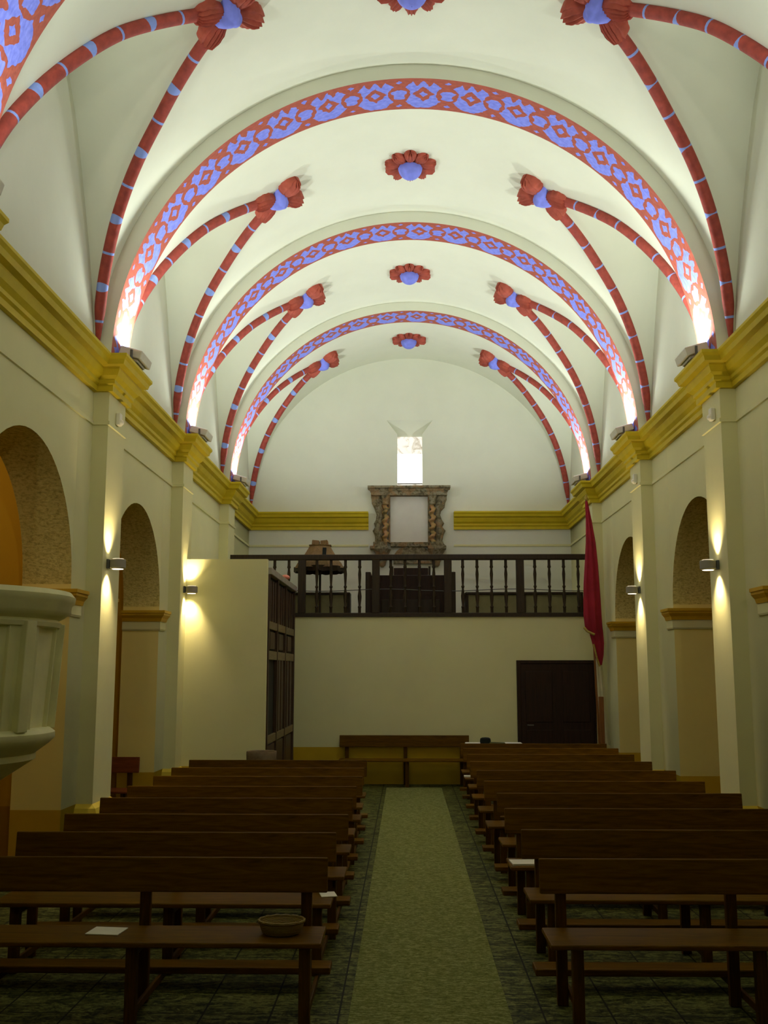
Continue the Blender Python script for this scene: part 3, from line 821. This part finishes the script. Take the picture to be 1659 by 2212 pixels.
# ================================================================ PULPIT
PXc, PYc = -3.21, 7.02
T = thing('pulpit', 'pale stone pulpit with moulded rim against the first pilaster', 'pulpit', (PXc, PYc, 0))
bm = bmesh.new(); RB = 0.76
oct8 = pi / 8
lathe(bm, [(RB, 1.60), (RB + 0.045, 2.33)], seg=8, rot=oct8)
link('parapet', bm, 'stone', T)
for k in range(8):
    an = 2 * pi * k / 8 + oct8
    bm = bmesh.new()
    for off, wd, pr_ in ((-0.10, 0.035, 0.016), (0.0, 0.045, 0.034), (0.10, 0.035, 0.016)):
        lean = Matrix.Translation((RB * cos(an), RB * sin(an), 1.60)) @ Matrix.Rotation(an, 4, 'Z') @ Matrix.Rotation(radians(3.2), 4, 'Y')
        shift = -abs(off) * 0.41
        box(bm, shift - 0.05, shift + pr_, off - wd, off + wd, 0.0, 0.72, 0.006, mtx=lean)
    link('corner_pilaster', bm, 'stone', T)
bm = bmesh.new()
lathe(bm, [(0.74, 2.28), (0.80, 2.29), (0.81, 2.32), (0.79, 2.34), (0.83, 2.36), (0.87, 2.395), (0.875, 2.44), (0.895, 2.46), (0.90, 2.50), (0.87, 2.535), (0.70, 2.54), (0.69, 2.28)], seg=40, cap=False)
link('rim', bm, 'stone', T, smooth=45)
bm = bmesh.new()
lathe(bm, [(0.25, 0.95), (0.33, 1.12), (0.45, 1.25), (0.62, 1.36), (0.68, 1.40), (0.68, 1.44), (0.76, 1.50), (0.80, 1.54), (0.80, 1.58), (0.76, 1.61), (0.70, 1.615)], seg=40)
link('corbel', bm, 'stone', T, smooth=45)
bm = bmesh.new(); lathe(bm, [(0.30, 0.0), (0.30, 0.12), (0.22, 0.18), (0.19, 0.25), (0.18, 0.85), (0.25, 0.96)], seg=28); link('column', bm, 'stone', T, smooth=40)

for ch in T.children:
    bm = bmesh.new(); bm.from_mesh(ch.data)
    bmesh.ops.bisect_plane(bm, geom=bm.verts[:] + bm.edges[:] + bm.faces[:], dist=1e-5, plane_co=(WL + 0.004 - PXc, 0, 0), plane_no=(-1, 0, 0), clear_outer=True)
    bm.to_mesh(ch.data); bm.free()
for ch in list(T.children):
    if len(ch.data.vertices) == 0: bpy.data.objects.remove(ch)

# ================================================================ WOODEN SCREEN beside the partition
XS = -2.03
T = thing('wooden_screen', 'tall dark panelled wooden screen between the cream partition and the gallery wall', 'screen', (XS, 15.13, 0))
SL = GY - 15.13
link('backing', bxm(-0.06, -0.035, 0, SL, 0.0, 3.40), 'recess', T)
posts = [0.04, 1.10, 2.20, SL - 0.05]
for y in posts: link('post', bxm(-0.035, 0.02, y - 0.045, y + 0.045, 0, 3.40, 0.006), 'screen', T)
for z0, z1 in ((2.60, 2.72), (2.15, 2.28), (0.92, 1.04)): link('rail', bxm(-0.03, 0.012, 0.0, SL, z0, z1, 0.006), 'screen_rail', T)
for a, b_ in zip(posts, posts[1:]):
    for k in range(1, 4):
        y = a + (b_ - a) * k / 4
        link('slat', bxm(-0.035, 0.006, y - 0.055, y + 0.055, 2.72, 3.34, 0.008), 'screen', T)
    y = (a + b_) / 2
    link('middle_panel', bxm(-0.035, 0.004, y - 0.28, y + 0.28, 2.31, 2.57, 0.012), 'screen', T)
    if a > 0.5:
        for k in (1, 2): 
            yy = a + (b_ - a) * k / 3; link('lower_slat', bxm(-0.035, 0.008, yy - 0.12, yy + 0.12, 1.04, 2.15, 0.01), 'screen', T)
    link('base_panel', bxm(-0.035, 0.004, y - 0.4, y + 0.4, 0.05, 0.90, 0.012), 'screen', T)
link('cornice_board', bxm(-0.10, 0.05, -0.005, SL - 0.01, 3.40, 3.50, 0.01), 'fascia', T)
bm = bmesh.new(); bmesh.ops.create_uvsphere(bm, u_segments=16, v_segments=10, radius=0.09)
bmesh.ops.scale(bm, vec=(0.8, 1.7, 0.5), verts=bm.verts[:]); bmesh.ops.translate(bm, verts=bm.verts[:], vec=(0, 0, 0.045))  # flattened ball for an unclear pinkish spot on the screen top
o = link('pinkish_object', bm, 'pink', smooth=60); o.location = (-2.03, 17.3, 3.50)
tag(o, 'small pinkish object lying on top of the wooden screen', 'cloth')

# ================================================================ GALLERY
RZ = 4.09
T = thing('balustrade', 'dark wooden balustrade with turned balusters along the gallery edge', 'balustrade', (0, GY + 0.06, GZ))
rz_ = RZ - GZ
tilt = lambda x: 0.0
link('handrail', bxm(WL + 0.01, PR + 0.12, -0.06, 0.06, rz_ - 0.10, rz_, 0.012), 'dark', T)
link('bottom_rail', bxm(WL + 0.01, PR + 0.12, -0.05, 0.05, 0.0, 0.055, 0.008), 'dark', T)
for px in (-3.20, -1.90, -0.545, 0.77, 2.085): link('post', bxm(px - 0.07, px + 0.07, -0.055, 0.055, 0.05, rz_ - 0.09, 0.008), 'dark', T)
BP = [(0.026, 0.05), (0.026, 0.14), (0.034, 0.16), (0.020, 0.19), (0.032, 0.30), (0.036, 0.36), (0.022, 0.46), (0.018, 0.50), (0.032, 0.53), (0.018, 0.56), (0.024, 0.66), (0.030, 0.76), (0.020, 0.86), (0.034, 0.89), (0.026, 0.92), (0.026, 1.03)]
first_b = None
for a in (-3.20, -1.90, -0.545, 0.77, 2.085):
    for k in range(1, 5):
        x = a + 0.262 * k + 0.01
        if x > PR + 0.1: continue
        if first_b is None:
            bm = bmesh.new(); lathe(bm, BP, seg=14); first_b = link('baluster', bm, 'dark', T, smooth=40); first_b.location = (x, 0, 0)
        else:
            c_ = first_b.copy(); COL.objects.link(c_); c_.parent = T; c_.location = (x, 0, 0)
bm = bmesh.new(); tube(bm, [(WL + .05 + (PR - WL) * k / 20, 0.075, 0.475 + 0.02 * sin(k * 0.9)) for k in range(21)], 0.007, 8)
link('wire', bm, 'steel', T)

# dark harmonium behind the rail
T = thing('harmonium', 'dark wooden harmonium cabinet standing behind the gallery rail', 'cabinet', (0.09, 19.65, GZ))
link('body', bxm(-0.80, 0.80, -0.28, 0.28, 0.0, 0.80, 0.015), 'door', T)
link('raised_back', bxm(-0.32, 0.34, -0.10, 0.22, 0.80, 0.955, 0.01), 'door', T)
for x in (-0.80, 0.80): link('side_post', bxm(x - 0.05, x + 0.05, -0.30, 0.30, 0.0, 0.86, 0.01), 'dark', T)
for x in (-0.345, 0.365): link('finial', bxm(x - 0.02, x + 0.02, -0.05, 0.0, 0.80, 0.99, 0.006), 'dark', T)
link('lower_panel', bxm(-0.55, 0.55, -0.295, -0.28, 0.08, 0.34, 0.01), 'dark', T)

# low chests either side
for x0, x1, w_ in ((-2.20, -1.06, 'beside the octagonal canopy'), (1.13, 3.36, 'between the harmonium and the red banner')):
    T = thing('low_chest', 'low wooden chest bench on the gallery %s' % w_, 'chest', ((x0 + x1) / 2, 19.75, GZ), 0, 'chest benches on the gallery')
    h = (x1 - x0) / 2
    link('lid', bxm(-h, h, -0.22, 0.22, 0.44, 0.49, 0.01), 'dark', T)
    link('front_panel', bxm(-h + 0.05, h - 0.05, -0.19, 0.19, 0.04, 0.44), 'chest', T)
    for x in (-h + 0.03, h - 0.03) + ((0.0,) if h > 0.8 else ()): link('leg', bxm(x - 0.03, x + 0.03, -0.21, 0.21, 0.0, 0.44, 0.005), 'dark', T)

# octagonal wooden canopy on a slim stand behind the rail
T = thing('octagonal_canopy', 'brown octagonal wooden canopy rising behind the gallery rail', 'canopy', (-1.62, 19.36, GZ))
bm = bmesh.new(); lathe(bm, [(0.50, 0.92), (0.44, 1.02), (0.36, 1.10), (0.20, 1.36), (0.19, 1.36)], seg=8, rot=oct8); link('shell', bm, 'canopy', T)
bm = bmesh.new(); lathe(bm, [(0.205, 1.345), (0.225, 1.355), (0.225, 1.372), (0.20, 1.375)], seg=8, rot=oct8); link('collar', bm, 'canopy', T)
bm = bmesh.new()
for sx_ in (-1, 1):
    Rm = Matrix.Translation((sx_ * 0.085, 0, 1.37)) @ Matrix.Rotation(-sx_ * radians(6), 4, 'Y')
    box(bm, -0.07, 0.065, -0.12, 0.12, 0.0, 0.085, 0.01, mtx=Rm)
link('crown', bm, 'canopy', T)
bm = bmesh.new(); Rm = Matrix.Translation((0.12, -0.305, 1.13)) @ Matrix.Rotation(radians(31.5), 4, 'X') @ Matrix.Rotation(radians(-7), 4, 'Y') 
Rm = Matrix.Translation((0.10, -0.318, 1.12)) @ Matrix.Rotation(radians(-29), 4, 'X')
box(bm, -0.035, 0.035, -0.012, 0.03, 0.0, 0.20, 0.004, mtx=Rm); link('slot', bm, 'black', T)
bm = bmesh.new(); rows = []
for k in range(49):
    an = 2 * pi * k / 48; r = 0.50 / cos(((an + oct8 * 0) % (pi / 4)) - pi / 8) * cos(pi / 8)
    zz = 0.85 + 0.012 * cos(16 * an)
    rows.append([(r * cos(an), r * sin(an), 0.95), (r * 1.0 * cos(an), r * 1.0 * sin(an), zz), ((r - 0.03) * cos(an), (r - 0.03) * sin(an), zz), ((r - .03) * cos(an), (r - .03) * sin(an), 0.95)])
grid(bm, rows); link('scalloped_skirt', fix(bm), 'dark', T)
bm = bmesh.new(); lathe(bm, [(0.10, 0.0), (0.10, 0.02), (0.022, 0.03), (0.022, 1.0)], -0.0, 0, 12); link('stand', bm, 'dark', T)

# ---- weathered altarpiece frame on the end wall
T = thing('altarpiece_frame', 'weathered carved altarpiece frame with twisted columns under the bright window', 'altarpiece', (0.077, YB, 4.15))
def tilted_col(x, z0, z1, r, turns):
    bm = bmesh.new(); rows = []
    for i in range(41):
        z = z0 + (z1 - z0) * i / 40; ph = 2 * pi * turns * i / 40
        cx, cy = x + 0.022 * cos(ph), -0.14 + 0.022 * sin(ph)
        rr = r * (0.9 + 0.14 * sin(ph * 2))
        rows.append([(cx + rr * cos(2 * pi * k / 14), cy + rr * sin(2 * pi * k / 14), z) for k in range(14)])
    grid(bm, rows, closed_u=True); return fix(bm)
bm = bmesh.new()
sweep(bm, [(-0.80, 0.0), (-0.80, -0.20), (0.80, -0.20), (0.80, 0.0)], [(0, 1.56), (0.02, 1.57), (0.02, 1.64), (0.035, 1.66), (0.05, 1.70), (0.09, 1.72), (0.09, 1.765), (0, 1.765)], -1)
box(bm, -0.80, 0.80, -0.20, 0.0, 1.56, 1.765)
link('entablature', fix(bm), 'carved', T)
for sg in (-1, 1):
    # outer carved strip with a lively silhouette
    bm = bmesh.new(); rows = []
    edge = [(0.36, .62), (0.42, .72), (0.50, .77), (0.58, .72), (0.70, .74), (0.82, .78), (0.90, .735), (0.98, .76), (1.06, .72), (1.16, .69), (1.24, .71), (1.32, .76), (1.42, .80), (1.50, .83), (1.57, .82)]
    for z, e in edge:
        jit = random.uniform(-0.02, 0.02)
        rows.append([(sg * 0.56, -0.0, z), (sg * 0.56, -0.10, z), (sg * (0.56 + e) / 2, -0.15 - jit, z), (sg * (e + jit - 0.02), -0.10, z), (sg * (e + jit), -0.0, z)])
    grid(bm, rows); link('carved_side', fix(bm), 'carved', T, smooth=40)
    link('column', tilted_col(sg * 0.505, 0.56, 1.36, 0.062, 4.5), 'gilt', T, smooth=60)
    bm = bmesh.new(); lathe(bm, [(0.055, 1.36), (0.075, 1.38), (0.065, 1.42), (0.09, 1.52), (0.10, 1.56)], sg * 0.505, -0.14, 14); link('capital', bm, 'carved', T, smooth=45)
    bm = bmesh.new(); box(bm, sg * 0.62 - 0.22, sg * 0.62 + 0.17, -0.24, 0, 0.40, 0.47, 0.012); box(bm, sg * 0.60 - 0.17, sg * 0.60 + 0.13, -0.20, 0, 0.47, 0.56, 0.01)
    link('base_ledge', bm, 'carved', T)
    bm = bmesh.new(); lathe(bm, [(0.03, 0.02), (0.07, 0.06), (0.08, 0.12), (0.12, 0.20), (0.13, 0.28), (0.17, 0.36), (0.19, 0.40)], sg * 0.58, -0.10, 16)
    for v in bm.verts: v.co.y = min(v.co.y, 0.0)
    link('bracket', bm, 'carved', T, smooth=45)
    link('inner_jamb', bxm(sg * 0.425 - 0.02, sg * 0.425 + 0.02, -0.10, 0, 0.54, 1.56, 0.004), 'carved', T)
link('blank_panel', bxm(-0.41, 0.41, -0.03, -0.005, 0.54, 1.565), 'canvas', T)
bm = bmesh.new(); box(bm, -0.40, 0.42, -0.12, 0, 0.46, 0.56, 0.01)
pts = [(-0.34, 0.10), (0.50, 0.10)] + [(0.08 + 0.42 * cos(pi * k / 16), 0.20 + 0.30 * sin(pi * k / 16)) for k in range(17)]
ft = [bm.verts.new((x, -0.09, z)) for x, z in pts]; bk2 = [bm.verts.new((x, 0.0, z)) for x, z in pts]
bm.faces.new(ft)
for k in range(len(pts)): bm.faces.new([ft[k], ft[(k + 1) % len(pts)], bk2[(k + 1) % len(pts)], bk2[k]])
link('arched_base', fix(bm), 'carved', T)

# ================================================================ TABLE, CAP, FONT, BANNERS
T = thing('side_table', 'table under a white cloth by the dark door', 'table', (1.49, 17.72, 0))
link('tabletop', bxm(-0.46, 0.46, -0.34, 0.34, 0.735, 0.765, 0.006), 'bench', T)
for sx_ in (-1, 1):
    for sy_ in (-1, 1): link('leg', bxm(sx_ * 0.41 - 0.025, sx_ * 0.41 + 0.025, sy_ * 0.29 - 0.025, sy_ * 0.29 + 0.025, 0, 0.735, 0.004), 'bench_v', T)
bm = bmesh.new(); rows = []
per_ = [(-0.48, -0.36), (0.48, -0.36), (0.48, 0.36), (-0.48, 0.36)]
loop = []
for (x0, y0), (x1, y1) in zip(per_, per_[1:] + per_[:1]):
    for k in range(14): loop.append((x0 + (x1 - x0) * k / 14, y0 + (y1 - y0) * k / 14))
def ripple(k, a): return a * sin(k * 1.35)
top = [(x * 0.98, y * 0.98, 0.772) for x, y in loop]
r1 = [(x, y, 0.766) for x, y in loop]
r2 = [(x * (1.01 + ripple(k, .012)), y * (1.02 + ripple(k, .02)), 0.52) for k, (x, y) in enumerate(loop)]
V = grid(bm, [top, r1, r2], closed_u=True); bm.faces.new(V[0])
o = link('tablecloth', bm, 'cloth', smooth=50); o.location = (1.49, 17.72, 0)
tag(o, 'white cloth draped over the table by the dark door', 'tablecloth')
T = thing('cap', 'black cap with a flat dark brim lying on the white tablecloth', 'cap', (1.33, 17.68, 0.774))
bm = bmesh.new(); lathe(bm, [(0.085, 0.0), (0.092, 0.04), (0.085, 0.085), (0.06, 0.10), (0.005, 0.105)], seg=24); link('crown', bm, 'black', T, smooth=50)
bm = bmesh.new(); box(bm, 0.05, 0.33, -0.06, 0.06, 0.003, 0.03, 0.01, mtx=Matrix.Rotation(radians(2), 4, 'Y')); link('brim', bm, 'visor', T)

T = thing('stone_font', 'round brown stone font at the foot of the wooden screen', 'font', (-1.965, 14.25, 0))
bm = bmesh.new(); lathe(bm, [(0.20, 0.0), (0.20, 0.08), (0.12, 0.14), (0.10, 0.55), (0.16, 0.66), (0.20, 0.70)], seg=28); link('pedestal', bm, 'font', T, smooth=40)
bm = bmesh.new(); lathe(bm, [(0.16, 0.68), (0.20, 0.72), (0.205, 0.90), (0.20, 0.91), (0.18, 0.905), (0.16, 0.78), (0.01, 0.75)], seg=32, cap=False); link('basin', fix(bm), 'font', T, smooth=45)

# processional banners leaning by the gallery wall
def banner_cloth(zs, lean, n=26, mi=None):
    """zs: list of (z, centre dx, half width, depth)"""
    bm = bmesh.new(); rows = []
    for z, cx, hw_, dp in zs:
        row = []
        for k in range(n):
            an = 2 * pi * k / n
            fold = 1 + 0.28 * cos(7 * an + z * 1.3)
            row.append((cx + hw_ * cos(an) * (0.85 + 0.15 * fold), dp * sin(an) * fold, z))
        rows.append(row)
    V = grid(bm, rows, closed_u=True)
    bm.faces.new(list(reversed(V[0]))); bm.faces.new(V[-1])
    return fix(bm)
T = thing('processional_banner', 'furled crimson processional banner on a tall pole by the gallery corner', 'banner', (3.27, 17.92, 0), 0, 'processional banners')
bm = bmesh.new(); tube(bm, [(0.03, 0.02, 0.03), (-0.085, 0.02, 4.98)], 0.018, 12); pole = link('pole', bm, 'pole', T, smooth=60)
bm = bmesh.new(); lathe(bm, [(0.02, 4.96), (0.035, 4.99), (0.02, 5.02), (0.005, 5.06)], -0.086, 0.02, 12); link('finial', bm, 'gold', pole, smooth=60)
Z = [(4.93, -0.085, 0.022, 0.03), (4.6, -0.055, 0.05, 0.05), (4.2, -0.03, 0.085, 0.07), (3.8, -0.03, 0.115, 0.085), (3.5, -0.035, 0.135, 0.09), (3.2, -0.035, 0.15, 0.09), (2.95, -0.035, 0.155, 0.09), (2.72, -0.02, 0.15, 0.085), (2.66, 0.015, 0.12, 0.08), (2.45, 0.045, 0.10, 0.07), (2.25, 0.055, 0.075, 0.06), (2.08, 0.065, 0.03, 0.04)]
cl = link('cloth', banner_cloth(Z, 0), 'flag_red', T, smooth=70)
bm = bmesh.new(); tube(bm, [(-0.19, -0.02, 2.72), (-0.15, -0.06, 2.66), (-0.08, -0.09, 2.62), (-0.03, -0.09, 2.60)], 0.022, 8)
tube(bm, [(-0.05, -0.075, 2.44), (0.0, -0.075, 2.20), (0.05, -0.05, 2.06)], 0.016, 8); link('fringe', bm, 'gold', cl, smooth=60)
T = thing('processional_banner', 'furled cream banner with a dark brocade top beside the crimson one', 'banner', (3.33, 18.22, 0), 0, 'processional banners')
bm = bmesh.new(); tube(bm, [(0.10, 0.0, 0.03), (0.02, 0.0, 4.05)], 0.014, 10); pole = link('pole', bm, 'pole', T, smooth=60)
bm = bmesh.new(); lathe(bm, [(0.014, 3.02), (0.035, 3.05), (0.035, 3.08), (0.014, 3.11)], 0.04, 0, 12); link('knob', bm, 'gold', pole, smooth=60)
link('brocade', banner_cloth([(3.0, 0.045, 0.02, 0.03), (2.7, 0.05, 0.045, 0.05), (2.3, 0.05, 0.06, 0.06), (2.12, 0.055, 0.03, 0.04)], 0), 'flag_dark', T, smooth=70)
link('cloth', banner_cloth([(2.75, 0.01, 0.02, 0.04), (2.2, 0.03, 0.055, 0.055), (1.7, 0.05, 0.075, 0.06), (1.2, 0.07, 0.085, 0.065), (0.72, 0.10, 0.085, 0.06)], 0), 'flag_cream', T, smooth=70)
T = thing('banner_stand', 'reddish wooden stand holding the banner poles beside the dark door', 'stand', (3.31, 17.80, 0))
link('upright', bxm(-0.04, 0.04, -0.035, 0.035, 0.04, 1.55, 0.006), 'pole', T)
link('foot', bxm(-0.22, 0.22, -0.12, 0.12, 0.0, 0.04, 0.006), 'pole', T)

# ================================================================ CAMERA / RENDER
cam = bpy.data.cameras.new('camera'); co = bpy.data.objects.new('camera', cam); COL.objects.link(co)
cam.sensor_fit = 'VERTICAL'; cam.sensor_height = 24.0; cam.lens = 24.0 * 2219.0 / 2212.0
cam.clip_start = 0.05; cam.clip_end = 100
co.location = (0, 0, 2.0); co.rotation_euler = (radians(90 + 8.7365), 0, radians(1.212))
SC.camera = co
wd = bpy.data.worlds.new('world'); SC.world = wd; wd.use_nodes = True
wd.node_tree.nodes['Background'].inputs[0].default_value = (0.02, 0.02, 0.015, 1); wd.node_tree.nodes['Background'].inputs[1].default_value = 0.2
SC.view_settings.view_transform = 'Standard'; SC.view_settings.look = 'None'
SC.view_settings.gamma = 1.0; SC.view_settings.use_curve_mapping = False
SC.view_settings.exposure = 0.0
SC.cycles.use_denoising = True
SC.cycles.max_bounces = 10; SC.cycles.diffuse_bounces = 8; SC.cycles.sample_clamp_indirect = 6.0
SC.cycles.caustics_reflective = False; SC.cycles.caustics_refractive = False
